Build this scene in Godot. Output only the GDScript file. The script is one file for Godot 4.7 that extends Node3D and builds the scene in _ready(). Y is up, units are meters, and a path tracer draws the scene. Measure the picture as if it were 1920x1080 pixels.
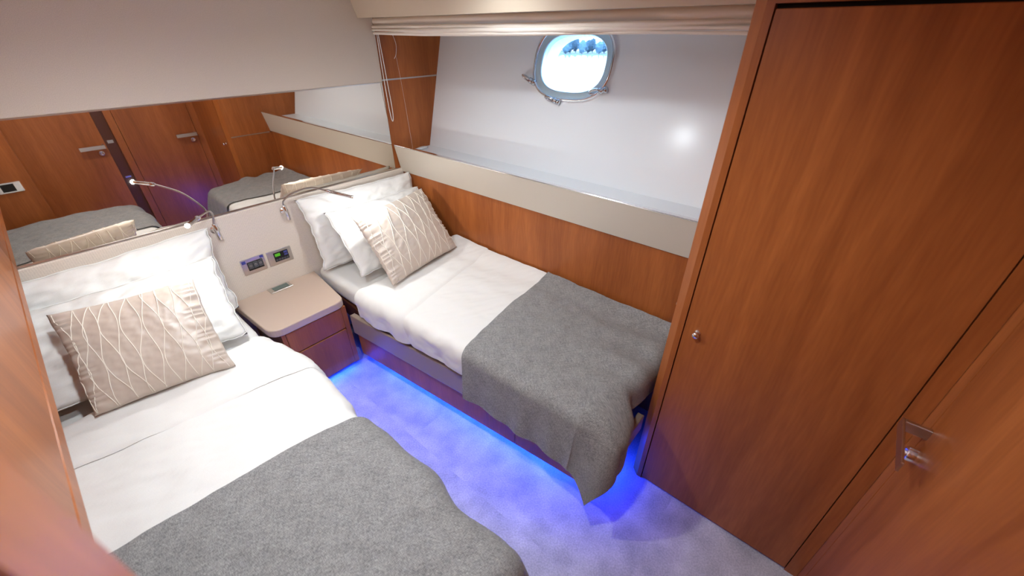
extends Node3D

# ---------------------------------------------------------------- helpers
var M := {}
var taken := {}
var wav := FastNoiseLite.new()
var fin := FastNoiseLite.new()

func numbered(called: String) -> String:
	if not taken.has(called):
		taken[called] = 0
		return called
	taken[called] += 1
	return "%s_%03d" % [called, taken[called]]

func begin(smooth := false) -> SurfaceTool:
	var st := SurfaceTool.new()
	st.begin(Mesh.PRIMITIVE_TRIANGLES)
	st.set_smooth_group(0 if smooth else -1)
	return st

func done(st: SurfaceTool) -> ArrayMesh:
	st.index()
	st.generate_normals()
	return st.commit()

func put(called: String, mesh: Mesh, mat: Material, parent: Node = null) -> MeshInstance3D:
	var o := MeshInstance3D.new()
	o.mesh = mesh
	o.material_override = mat
	o.cast_shadow = GeometryInstance3D.SHADOW_CASTING_SETTING_ON
	if parent == null or parent == self:
		o.name = numbered(called)
		add_child(o)
	else:
		o.name = called
		parent.add_child(o, true)
	return o

func base(called: String) -> Node3D:
	var o := Node3D.new()
	o.name = numbered(called)
	add_child(o)
	return o

func tag(o: Node, label: String, category: String, group := "") -> Node:
	o.set_meta("label", label)
	o.set_meta("category", category)
	if group != "":
		o.set_meta("group", group)
	return o

func struct(o: Node, label: String, category: String) -> Node:
	tag(o, label, category)
	o.set_meta("kind", "structure")
	return o

# counter-clockwise seen from outside
func tri(st: SurfaceTool, a: Vector3, b: Vector3, c: Vector3) -> void:
	st.add_vertex(a)
	st.add_vertex(c)
	st.add_vertex(b)

func quad(st: SurfaceTool, a: Vector3, b: Vector3, c: Vector3, d: Vector3) -> void:
	tri(st, a, b, c)
	tri(st, a, c, d)

# convex-ish polygon (x,y pairs of a plane) extruded between two levels, with chamfered rims
# axis 0: polygon is (z,y) run along x; 1: polygon is (x,z) run along y; 2: polygon is (x,y) run along z
func at_axis(axis: int, p: Vector2, h: float) -> Vector3:
	if axis == 0:
		return Vector3(h, p.y, p.x)
	if axis == 1:
		return Vector3(p.x, h, p.y)
	return Vector3(p.x, p.y, h)

func inset(poly: PackedVector2Array, d: float) -> PackedVector2Array:
	var n := poly.size()
	var out := PackedVector2Array()
	var area := 0.0
	for i in n:
		area += poly[i].cross(poly[(i + 1) % n])
	var s := 1.0 if area > 0.0 else -1.0
	for i in n:
		var e0 := (poly[i] - poly[(i + n - 1) % n]).normalized()
		var e1 := (poly[(i + 1) % n] - poly[i]).normalized()
		var n0 := Vector2(-e0.y, e0.x) * s
		var n1 := Vector2(-e1.y, e1.x) * s
		var m := n0 + n1
		var k := maxf(0.3, m.length_squared() * 0.5)
		out.append(poly[i] + m * (d / k))
	return out

func prism(st: SurfaceTool, axis: int, poly_in: PackedVector2Array, h0: float, h1: float, bevel := 0.0, rings := 1) -> void:
	var poly := poly_in.duplicate()
	var area := 0.0
	for i in poly.size():
		area += poly[i].cross(poly[(i + 1) % poly.size()])
	# orientation so that side quads face outwards for this axis
	var want := -1.0 if axis != 2 else 1.0
	if area * want < 0.0:
		poly.reverse()
	var n := poly.size()
	var levels := [[h0, 0.0], [h1, 0.0]]
	if bevel > 0.0:
		levels = []
		for k in rings + 1:
			var a := PI / 2.0 * k / rings
			levels.append([h0 + bevel * (1.0 - cos(a)), bevel * (1.0 - sin(a))])
		for k in rings + 1:
			var a := PI / 2.0 * k / rings
			levels.append([h1 - bevel * (1.0 - sin(a)), bevel * (1.0 - cos(a))])
	var outs := []
	for l in levels:
		var q: PackedVector2Array = inset(poly, l[1]) if l[1] > 0.0 else poly
		var ring := PackedVector3Array()
		for p in q:
			ring.append(at_axis(axis, p, l[0]))
		outs.append(ring)
	for k in outs.size() - 1:
		for i in n:
			var j := (i + 1) % n
			quad(st, outs[k][i], outs[k][j], outs[k + 1][j], outs[k + 1][i])
	var idx := Geometry2D.triangulate_polygon(poly)
	var lo: PackedVector3Array = outs[0]
	var hi: PackedVector3Array = outs[outs.size() - 1]
	for t in range(0, idx.size(), 3):
		var a := idx[t]
		var b := idx[t + 1]
		var c := idx[t + 2]
		var turn := (poly[b] - poly[a]).cross(poly[c] - poly[a]) * want
		if turn < 0.0:
			var x := b
			b = c
			c = x
		tri(st, hi[a], hi[b], hi[c])
		tri(st, lo[a], lo[c], lo[b])

func rect2(a: float, b: float, c: float, d: float) -> PackedVector2Array:
	return PackedVector2Array([Vector2(a, b), Vector2(c, b), Vector2(c, d), Vector2(a, d)])

# chamfered box
func bx(st: SurfaceTool, lo: Vector3, hi: Vector3, bevel := 0.0) -> void:
	prism(st, 1, rect2(lo.x, lo.z, hi.x, hi.z), lo.y, hi.y, minf(bevel, 0.45 * minf(hi.y - lo.y, minf(hi.x - lo.x, hi.z - lo.z))))

func box(called: String, lo: Vector3, hi: Vector3, mat: Material, parent: Node = null, bevel := 0.0) -> MeshInstance3D:
	var st := begin()
	bx(st, lo, hi, bevel)
	return put(called, done(st), mat, parent)

func pris(called: String, axis: int, poly: PackedVector2Array, h0: float, h1: float, mat: Material, parent: Node = null, bevel := 0.0, rings := 1) -> MeshInstance3D:
	var st := begin()
	prism(st, axis, poly, h0, h1, bevel, rings)
	return put(called, done(st), mat, parent)

# tube along points
func tube(st: SurfaceTool, pts: PackedVector3Array, rad: Array, sides := 8, cap := true) -> void:
	var n := pts.size()
	var up := Vector3.UP
	var rings := []
	var side := Vector3.ZERO
	for i in n:
		var d := (pts[mini(i + 1, n - 1)] - pts[maxi(i - 1, 0)]).normalized()
		if i == 0:
			if absf(d.dot(up)) > 0.95:
				up = Vector3.RIGHT
			side = d.cross(up).normalized()
		else:
			side = (side - d * side.dot(d)).normalized()
		var v := d.cross(side)
		var r: float = rad[mini(i, rad.size() - 1)]
		var ring := PackedVector3Array()
		for k in sides:
			var a := TAU * k / sides
			ring.append(pts[i] + (side * cos(a) + v * sin(a)) * r)
		rings.append(ring)
	for i in n - 1:
		for k in sides:
			var j := (k + 1) % sides
			quad(st, rings[i][k], rings[i][j], rings[i + 1][j], rings[i + 1][k])
	if cap:
		for k in range(1, sides - 1):
			tri(st, rings[0][0], rings[0][k + 1], rings[0][k])
			tri(st, rings[n - 1][0], rings[n - 1][k], rings[n - 1][k + 1])

func smooth_path(ctrl: Array, steps: int) -> PackedVector3Array:
	var out := PackedVector3Array()
	var n := ctrl.size()
	for i in n - 1:
		var a: Vector3 = ctrl[maxi(i - 1, 0)]
		var b: Vector3 = ctrl[i]
		var c: Vector3 = ctrl[i + 1]
		var d: Vector3 = ctrl[mini(i + 2, n - 1)]
		for k in steps:
			out.append(b.cubic_interpolate(c, a, d, float(k) / steps))
	out.append(ctrl[n - 1])
	return out

func rod(called: String, pts: PackedVector3Array, rad: Array, mat: Material, parent: Node = null, sides := 10) -> MeshInstance3D:
	var st := begin(true)
	tube(st, pts, rad, sides)
	return put(called, done(st), mat, parent)

# turned shape: profile of (distance along axis, radius)
func turned(called: String, origin: Vector3, axis: Vector3, prof: Array, mat: Material, parent: Node = null, sides := 20) -> MeshInstance3D:
	var pts := PackedVector3Array()
	var rad := []
	var st := begin(true)
	axis = axis.normalized()
	var side := axis.cross(Vector3.UP if absf(axis.y) < 0.9 else Vector3.RIGHT).normalized()
	var v := axis.cross(side)
	for i in prof.size() - 1:
		for k in sides:
			var q := []
			for c in [[i, k], [i, k + 1], [i + 1, k + 1], [i + 1, k]]:
				var a: float = TAU * (c[1] % sides) / sides
				var e: Vector2 = prof[c[0]]
				q.append(origin + axis * e.x + (side * cos(a) + v * sin(a)) * maxf(e.y, 0.00001))
			quad(st, q[0], q[1], q[2], q[3])
	return put(called, done(st), mat, parent)

# closed sheet of cloth: f(u, v) is its upper face, u x v points outwards; uv in metres
func sheet(called: String, f: Callable, nu: int, nv: int, thick: float, mat: Material, parent: Node = null, us := 1.0, vs := 1.0) -> MeshInstance3D:
	var p := []
	for i in nu + 1:
		var row := PackedVector3Array()
		for j in nv + 1:
			row.append(f.call(float(i) / nu, float(j) / nv))
		p.append(row)
	var verts := PackedVector3Array()
	var norms := PackedVector3Array()
	var uvs := PackedVector2Array()
	for layer in 2:
		for i in nu + 1:
			for j in nv + 1:
				var du: Vector3 = p[mini(i + 1, nu)][j] - p[maxi(i - 1, 0)][j]
				var dv: Vector3 = p[i][mini(j + 1, nv)] - p[i][maxi(j - 1, 0)]
				var n := du.cross(dv).normalized()
				if n.length_squared() < 0.5:
					n = Vector3.UP
				var rim := 1.0
				if i == 0 or j == 0 or i == nu or j == nv:
					rim = 0.35
				verts.append(p[i][j] + n * (thick * 0.5 * rim if layer == 0 else -thick * 0.5 * rim))
				norms.append(n if layer == 0 else -n)
				uvs.append(Vector2(us * i / nu, vs * j / nv))
	var idx := PackedInt32Array()
	var w := nv + 1
	var off := (nu + 1) * w
	for i in nu:
		for j in nv:
			var a := i * w + j
			var b := (i + 1) * w + j
			var c := b + 1
			var d := a + 1
			idx.append_array([a, c, b, a, d, c])
			idx.append_array([off + a, off + b, off + c, off + a, off + c, off + d])
	for i in nu:
		var a := i * w
		var b := (i + 1) * w
		idx.append_array([a, b, off + b, a, off + b, off + a])
		a += nv
		b += nv
		idx.append_array([a, off + b, b, a, off + a, off + b])
	for j in nv:
		var a := j
		var b := j + 1
		idx.append_array([a, off + b, b, a, off + a, off + b])
		a += nu * w
		b += nu * w
		idx.append_array([a, b, off + b, a, off + b, off + a])
	var arr := []
	arr.resize(Mesh.ARRAY_MAX)
	arr[Mesh.ARRAY_VERTEX] = verts
	arr[Mesh.ARRAY_NORMAL] = norms
	arr[Mesh.ARRAY_TEX_UV] = uvs
	arr[Mesh.ARRAY_INDEX] = idx
	var am := ArrayMesh.new()
	am.add_surface_from_arrays(Mesh.PRIMITIVE_TRIANGLES, arr)
	return put(called, am, mat, parent)

func sm(a: float, b: float, x: float) -> float:
	return smoothstep(a, b, x)

# ---------------------------------------------------------------- textures and materials
func lin(r: float, g: float, b: float) -> Color:
	return Color(r, g, b).linear_to_srgb()

func paint(w: int, h: int, f: Callable) -> ImageTexture:
	var im := Image.create(w, h, false, Image.FORMAT_RGB8)
	for y in h:
		for x in w:
			im.set_pixel(x, y, f.call(x, y))
	return ImageTexture.create_from_image(im)

func noise(s: int, freq: float, oct := 3) -> FastNoiseLite:
	var n := FastNoiseLite.new()
	n.seed = s
	n.noise_type = FastNoiseLite.TYPE_SIMPLEX_SMOOTH
	n.frequency = freq
	n.fractal_type = FastNoiseLite.FRACTAL_FBM
	n.fractal_octaves = oct
	return n

func plain(c: Color, rough: float, metal := 0.0) -> StandardMaterial3D:
	var m := StandardMaterial3D.new()
	m.albedo_color = c
	m.roughness = rough
	m.metallic = metal
	return m

func tri_world(m: StandardMaterial3D, s: Vector3, o := Vector3.ZERO) -> void:
	m.uv1_triplanar = true
	m.uv1_world_triplanar = true
	m.uv1_triplanar_sharpness = 8.0
	m.uv1_scale = s
	m.uv1_offset = o

func make_materials() -> void:
	# reddish satin-varnished veneer with a vertical grain
	var na := noise(11, 0.012, 3)
	var nb := noise(23, 0.05, 3)
	var nc := noise(37, 0.3, 2)
	var lo := Color(0.545, 0.295, 0.14)
	var hi := Color(0.69, 0.405, 0.205)
	var wood_tex := paint(1024, 768, func(x, y):
		var warp: float = na.get_noise_2d(x * 0.5 + 900.0, y * 0.35) * 22.0
		var a: float = na.get_noise_2d(x + warp, y * 0.06)
		var b: float = nb.get_noise_2d(x + warp * 0.6, y * 0.05)
		var c: float = nc.get_noise_2d(x, y * 0.09)
		var t: float = clampf(0.5 + 0.55 * a + 0.30 * b + 0.25 * c, 0.0, 1.0)
		return lo.lerp(hi, t))
	var wm := plain(Color.WHITE, 0.36)
	wm.albedo_texture = wood_tex
	wm.metallic_specular = 0.4
	tri_world(wm, Vector3(0.333, 0.333, 0.333), Vector3(0.21, 0.08, 0.03))
	M.wood = wm
	var wd := plain(Color(0.34, 0.17, 0.09), 0.6)
	M.wood_dark = wd
	M.gap = plain(Color(0.09, 0.05, 0.035), 0.8)
	# woven upholstery
	var nf := noise(5, 0.35, 2)
	var ng := noise(8, 0.02, 2)
	var weave := paint(256, 256, func(x, y):
		var k: float = 0.5 + 0.5 * sin(x * TAU / 4.0) * sin(y * TAU / 4.0)
		var v: float = 0.86 + 0.07 * k + 0.09 * nf.get_noise_2d(x, y)
		return Color(v, v, v))
	var fabric := plain(Color(0.87, 0.815, 0.76), 0.9)
	fabric.albedo_texture = weave
	fabric.rim_enabled = true
	fabric.rim = 0.15
	tri_world(fabric, Vector3(5, 5, 5))
	M.fabric = fabric
	# ribbed leatherette of the headboard
	var rib := paint(256, 256, func(x, y):
		var v: float = 0.94 + 0.018 * sin(x * TAU / 8.0) + 0.04 * nf.get_noise_2d(x * 0.8, y * 0.25)
		return Color(v, v, v))
	var head := plain(Color(0.91, 0.86, 0.81), 0.55)
	head.albedo_texture = rib
	tri_world(head, Vector3(4, 4, 4))
	M.headboard = head
	M.leather = plain(Color(0.78, 0.69, 0.625), 0.42)
	M.rail = plain(Color(0.60, 0.53, 0.48), 0.42)
	M.fascia = plain(Color(0.79, 0.755, 0.70), 0.35, 0.1)
	M.pelmet = plain(Color(0.80, 0.74, 0.66), 0.6)
	M.blind = plain(Color(0.91, 0.875, 0.835), 0.85)
	M.blind.rim_enabled = true
	M.blind.rim = 0.2
	M.gel = plain(Color(0.93, 0.945, 0.96), 0.2)
	M.gel.metallic_specular = 0.5
	M.ceiling = plain(Color(0.95, 0.945, 0.93), 0.7)
	M.mirror = plain(Color(0.90, 0.87, 0.83), 0.015, 1.0)
	M.steel = plain(Color(0.94, 0.94, 0.95), 0.14, 1.0)
	M.dog = plain(Color(0.80, 0.81, 0.83), 0.22, 1.0)
	M.brushed = plain(Color(0.74, 0.73, 0.73), 0.3, 1.0)
	M.nickel = plain(Color(0.80, 0.78, 0.76), 0.28, 1.0)
	M.flange = plain(Color(0.78, 0.89, 0.95), 0.25, 0.3)  # bluish daylight put into the colour of the pale flange
	M.white_plastic = plain(Color(0.9, 0.9, 0.9), 0.4)
	M.cord = plain(Color(0.92, 0.91, 0.89), 0.7)
	M.black = plain(Color(0.06, 0.065, 0.07), 0.3)
	M.key_grey = plain(Color(0.30, 0.31, 0.33), 0.4)
	M.lcd = plain(Color(0.36, 0.42, 0.40), 0.15)
	M.blue_key = plain(Color(0.25, 0.27, 0.55), 0.4)
	# white bed linen
	var nl := noise(71, 0.5, 2)
	var cotton := paint(256, 256, func(x, y):
		var v: float = 0.95 + 0.04 * nl.get_noise_2d(x, y) + 0.01 * sin(x * TAU / 3.0)
		return Color(v, v, v))
	var lm := plain(Color(0.955, 0.95, 0.935), 0.85)
	lm.albedo_texture = cotton
	lm.rim_enabled = true
	lm.rim = 0.15
	tri_world(lm, Vector3(4, 4, 4))
	M.linen = lm
	# grey melange throw: crossing slubs
	var t1 := noise(91, 0.09, 2)
	var t2 := noise(92, 0.09, 2)
	var t3 := noise(93, 0.012, 2)
	var melange := paint(768, 768, func(x, y):
		var warp_y: float = t1.get_noise_2d(x * 4.0, y * 0.5)
		var weft: float = t2.get_noise_2d(x * 0.5, y * 4.0)
		var k: float = 0.5 + 0.5 * sin((x + y) * TAU / 6.0)
		var v: float = clampf(0.55 + 0.42 * warp_y + 0.42 * weft + 0.06 * k + 0.12 * t3.get_noise_2d(x, y), 0.0, 1.0)
		return Color(0.36, 0.36, 0.37).lerp(Color(0.67, 0.665, 0.655), v))
	var tm := plain(Color.WHITE, 0.9)
	tm.albedo_texture = melange
	tm.rim_enabled = true
	tm.rim = 0.25
	tm.heightmap_enabled = true
	tm.heightmap_texture = melange
	tm.heightmap_scale = 0.05
	tm.uv1_scale = Vector3(1.7, 1.7, 1)
	M.throw = tm
	var satin := plain(Color(0.80, 0.745, 0.695), 0.36)
	satin.metallic_specular = 0.55
	satin.rim_enabled = true
	satin.rim = 0.3
	M.satin = satin
	M.piping = plain(Color(0.93, 0.90, 0.85), 0.7)
	# pale carpet
	var c1 := noise(121, 0.25, 3)
	var c2 := noise(122, 0.012, 3)
	var carpet := paint(512, 512, func(x, y):
		var v: float = 0.82 + 0.10 * c1.get_noise_2d(x, y) + 0.12 * c2.get_noise_2d(x, y)
		return Color(v, v * 0.985, v * 0.975))
	var cm := plain(Color(0.88, 0.87, 0.87), 0.95)
	cm.albedo_texture = carpet
	cm.rim_enabled = true
	cm.rim = 0.3
	cm.heightmap_enabled = true
	cm.heightmap_texture = carpet
	cm.heightmap_scale = 0.25
	tri_world(cm, Vector3(0.9, 0.9, 0.9), Vector3(0.4, 0, 0.02))
	M.carpet = cm
	var glass := plain(Color(0.9, 0.97, 1.0, 0.06), 0.02)
	glass.transparency = BaseMaterial3D.TRANSPARENCY_ALPHA
	M.glass = glass
	M.bulb = plain(Color(0.95, 0.95, 0.95), 0.3)
	M.bulb.emission_enabled = true
	M.bulb.emission = Color(1.0, 0.97, 0.93)
	M.bulb.emission_energy_multiplier = 8.0
	M.lamp_disc = plain(Color(0.95, 0.95, 0.92), 0.4)
	M.lamp_disc.emission_enabled = true
	M.lamp_disc.emission = Color(0.96, 0.985, 1.0)
	M.lamp_disc.emission_energy_multiplier = 12.0
	M.led = plain(Color(0.3, 0.4, 0.9), 0.4)
	M.led.emission_enabled = true
	M.led.emission = Color(0.12, 0.27, 1.0)
	M.led.emission_energy_multiplier = 3.0
	M.screen_green = plain(Color(0.2, 0.5, 0.1), 0.4)
	M.screen_green.emission_enabled = true
	M.screen_green.emission = Color(0.45, 0.85, 0.15)
	M.screen_green.emission_energy_multiplier = 0.35
	M.water = plain(Color(0.42, 0.60, 0.70), 0.12)
	var wn := NoiseTexture2D.new()
	wn.width = 256
	wn.height = 256
	wn.seamless = true
	wn.as_normal_map = true
	wn.bump_strength = 4.0
	wn.noise = noise(77, 0.03, 3)
	M.water.normal_enabled = true
	M.water.normal_texture = wn
	M.water.normal_scale = 0.6
	tri_world(M.water, Vector3(0.25, 0.25, 0.12))
	M.leaf = plain(Color(0.20, 0.30, 0.36), 0.9)
	M.leaf_pale = plain(Color(0.30, 0.41, 0.47), 0.9)
	M.bark = plain(Color(0.25, 0.22, 0.2), 0.9)
	M.rock = plain(Color(0.34, 0.38, 0.40), 0.9)

# ---------------------------------------------------------------- setting
const CAM := Vector3(0.0, 1.7111, 2.311)
const HULL_A := Vector2(1.836, 1.046)          # hull profile (x, y) at the shelf
const HULL_U := Vector2(0.2686, 0.9632)        # up along the hull
const HULL_N := Vector2(-0.9632, 0.2686)       # into the cabin
const YM := 0.957
const YT := 1.456
const XM := 1.531
const ZW := 2.669

func rail_x(z: float) -> float:
	return 0.79 + (z - 0.44) * 0.094

func hull(s: float, z: float, d := 0.0) -> Vector3:
	var q := HULL_A + HULL_U * s - HULL_N * d
	return Vector3(q.x, q.y, z)

func _ready() -> void:
	var cam := Camera3D.new()
	cam.name = "camera"
	cam.fov = rad_to_deg(2.0 * atan(540.0 / 755.1287))
	cam.near = 0.02
	cam.far = 600.0
	cam.transform = Transform3D(Basis(Vector3(0.64732, -0.00246, 0.76222), Vector3(0.41087, 0.84340, -0.34621), Vector3(-0.64200, 0.53728, 0.54696)).orthonormalized(), CAM)
	var att := CameraAttributesPhysical.new()
	att.frustum_focal_length = 14.0
	att.exposure_aperture = 2.8
	att.frustum_focus_distance = 2.0
	cam.attributes = att
	add_child(cam)
	cam.current = true
	cam.fov = rad_to_deg(2.0 * atan(540.0 / 755.1287))
	var we := WorldEnvironment.new()
	we.name = "environment"
	var env := Environment.new()
	env.background_mode = Environment.BG_SKY
	var sky := Sky.new()
	var sk := ProceduralSkyMaterial.new()
	sk.sky_top_color = Color(0.62, 0.80, 1.0)
	sk.sky_horizon_color = Color(0.86, 0.94, 1.0)
	sk.ground_horizon_color = Color(0.72, 0.84, 0.92)
	sk.ground_bottom_color = Color(0.5, 0.62, 0.7)
	sk.sky_energy_multiplier = 1.0
	sk.ground_energy_multiplier = 1.0
	sk.energy_multiplier = 13.0
	sky.sky_material = sk
	env.sky = sky
	env.tonemap_mode = Environment.TONE_MAPPER_LINEAR
	env.tonemap_exposure = 1.0
	env.sdfgi_enabled = true
	env.ssao_enabled = true
	env.ssil_enabled = true
	we.environment = env
	add_child(we)
	wav = noise(301, 1.0, 2)
	fin = noise(302, 1.0, 3)
	make_materials()
	build_lights()
	build_shell()
	build_headboard_wall()
	build_hull()
	build_wardrobe()
	build_back_wall()
	build_tall_cabinet()
	build_nightstand()
	build_beds()
	build_bedding()
	build_pillows()
	build_lamps()
	build_panels()
	build_blind()
	build_outside()

# a ceiling downlight out of view: ring, glowing disc, and an area light of its size just under the disc
func downlight(x: float, z: float, energy: float, label: String) -> void:
	var o := base("unseen_downlight")
	tag(o, label, "downlight", "recessed ceiling downlights")
	turned("trim_ring", Vector3(x, 1.95, z), Vector3.DOWN, [Vector2(0, 0.052), Vector2(0.006, 0.05), Vector2(0.007, 0.04), Vector2(0.003, 0.037), Vector2(0.0, 0.036)], M.steel, o, 28)
	turned("lamp_disc", Vector3(x, 1.9495, z), Vector3.DOWN, [Vector2(0.0, 0.037), Vector2(0.003, 0.036), Vector2(0.0035, 0.0)], M.lamp_disc, o, 24)
	var l := SpotLight3D.new()
	l.name = "downlight_glow"
	l.spot_angle = 84.0
	l.spot_angle_attenuation = 0.6
	l.light_size = 0.034
	l.light_energy = energy
	l.light_color = Color(0.945, 0.98, 1.0)
	l.spot_range = 8.0
	l.spot_attenuation = 2.0
	l.shadow_enabled = true
	l.position = Vector3(x, 1.940, z)
	l.rotation.x = -PI / 2
	o.add_child(l)

func led(called_label: String, a: Vector3, b: Vector3, towards: Vector3, energy: float) -> void:
	var o := base("led_strip")
	tag(o, called_label, "light strip", "blue floor lights")
	var dir := (b - a).normalized()
	var st := begin()
	var up := towards.normalized()
	var side := dir.cross(up).normalized()
	var c := []
	for e in [a, b]:
		for k in [[-1, 0], [1, 0], [1, -1], [-1, -1]]:
			c.append(e + side * (0.005 * k[0]) + up * (0.004 * k[1]))
	quad(st, c[0], c[1], c[2], c[3])
	quad(st, c[7], c[6], c[5], c[4])
	for k in 4:
		var j := (k + 1) % 4
		quad(st, c[j], c[k], c[4 + k], c[4 + j])
	put("diode_strip", done(st), M.led, o)
	var l := AreaLight3D.new()
	l.name = "strip_glow"
	l.area_size = Vector2((b - a).length(), 0.01)
	l.light_energy = energy
	l.light_color = Color(0.04, 0.215, 1.0)
	l.area_range = 6.0
	l.shadow_enabled = true
	l.transform = Transform3D(Basis(dir, up.cross(dir) * -1.0, -up), (a + b) * 0.5 + up * 0.004)
	if l.transform.basis.determinant() < 0.0:
		l.transform.basis = Basis(-dir, up.cross(dir) * -1.0, -up)
	o.add_child(l)

func build_lights() -> void:
	downlight(0.217, 1.11, 1.2, "recessed round downlight in the ceiling above the bed by the wood side wall")
	downlight(1.15, 1.10, 0.45, "unseen round downlight in the ceiling lighting the bed under the porthole")  # out of view, placed to light the porthole bed and its pillows
	downlight(0.32, 1.86, 1.1, "added round fill downlight out of view in front of the doors")  # added fill, lights the beds and bed wall from the camera side
	led("blue light strip hidden under the side of the porthole bed", Vector3(0.95, 0.088, 0.50), Vector3(1.06, 0.088, 1.82), Vector3(-0.98, -0.18, 0.08), 2.3)
	led("blue light strip hidden under the foot of the porthole bed", Vector3(1.06, 0.085, 1.86), Vector3(1.18, 0.085, 1.86), Vector3(-0.1, -0.25, 0.96), 0.3)
	led("blue light strip hidden under the nightstand drawers", Vector3(0.50, 0.045, 0.39), Vector3(0.76, 0.045, 0.39), Vector3(0.0, -0.22, 0.97), 0.3)

func build_shell() -> void:
	struct(box("floor", Vector3(-0.5, -0.1, -0.15), Vector3(1.75, 0.0, 2.85), M.carpet), "pale cut pile carpet on the cabin floor", "floor")
	struct(box("ceiling", Vector3(-0.6, 1.95, -0.2), Vector3(2.4, 2.05, 2.95), M.ceiling), "off white cabin ceiling panel", "ceiling")
	struct(box("wall_headboard", Vector3(-0.6, -0.1, -0.17), Vector3(2.4, 1.95, -0.02), M.wood), "wood bulkhead behind the headboard and mirror", "wall")
	# left side: upper panel proud of the recess that takes the bed
	var wl := base("wall_left")
	struct(wl, "varnished wood side wall above the bed by the mirror end", "wall")
	box("upper_panel", Vector3(-0.60, 0.989, -0.02), Vector3(-0.207, 1.95, 2.09), M.wood, wl, 0.002)
	box("lower_rail", Vector3(-0.60, 0.944, -0.02), Vector3(-0.206, 0.987, 2.09), M.wood, wl, 0.004)
	box("recess_panel", Vector3(-0.60, -0.1, -0.02), Vector3(-0.372, 0.944, 2.09), M.wood, wl)
	box("end_panel", Vector3(-0.60, -0.1, 2.09), Vector3(-0.365, 1.95, 2.85), M.wood, wl)
	# right side under the shelf
	var wr := base("wall_right")
	struct(wr, "red brown wood panel along the bed below the beige shelf edge", "wall")
	box("bed_panel", Vector3(1.58, -0.1, -0.02), Vector3(1.72, 0.95, 2.004), M.wood, wr)

func build_headboard_wall() -> void:
	# fabric panel over the mirror
	var up := base("trim_1")
	struct(up, "beige woven fabric wall panel above the mirror", "wall panel")
	box("fabric_panel", Vector3(-0.6, YT + 0.004, -0.02), Vector3(XM, 1.95, 0.006), M.fabric, up, 0.004)
	box("edge_strip", Vector3(-0.6, YT - 0.001, -0.02), Vector3(XM, YT + 0.004, 0.004), M.nickel, up)
	var mi := base("wall_mirror")
	tag(mi, "long frameless mirror above the headboard reflecting the doors", "mirror")
	box("mirror_glass", Vector3(-0.36, YM - 0.004, -0.02), Vector3(XM, YT - 0.001, 0.0), M.mirror, mi)
	box("edge_bead", Vector3(-0.36, YM - 0.008, -0.02), Vector3(XM + 0.012, YM - 0.004, 0.012), M.nickel, mi)
	var hb := base("headboard")
	tag(hb, "beige ribbed headboard running behind both beds below the mirror", "headboard")
	box("headboard_panel", Vector3(-0.365, 0.0, -0.02), Vector3(1.576, YM - 0.008, 0.02), M.headboard, hb, 0.004)
	# wood panel between mirror and hull
	var wp := base("trim_2")
	struct(wp, "narrow wood end panel between mirror and white hull side", "wall panel")
	box("upper_veneer", Vector3(XM + 0.003, 1.474, -0.02), Vector3(2.2, 1.95, 0.0), M.wood, wp)
	box("lower_veneer", Vector3(XM + 0.003, YM - 0.02, -0.02), Vector3(2.2, 1.466, 0.0), M.wood, wp)
	box("metal_inlay", Vector3(XM + 0.003, 1.466, -0.02), Vector3(2.2, 1.474, 0.002), M.brushed, wp)

func port_outline(k: float, grow: float) -> Vector2:
	# rounded outline in (z, s) about the porthole centre; k runs 0..1
	var a := TAU * k
	var hw := 0.229 + grow
	var hh := 0.172 + grow
	var c := cos(a)
	var s := sin(a)
	var e := 2.0 / 2.75
	return Vector2(signf(c) * pow(absf(c), e) * hw, signf(s) * pow(absf(s), e) * hh)

const PORT := Vector2(1.030, 0.546)      # z and distance up the hull of the porthole centre

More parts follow.
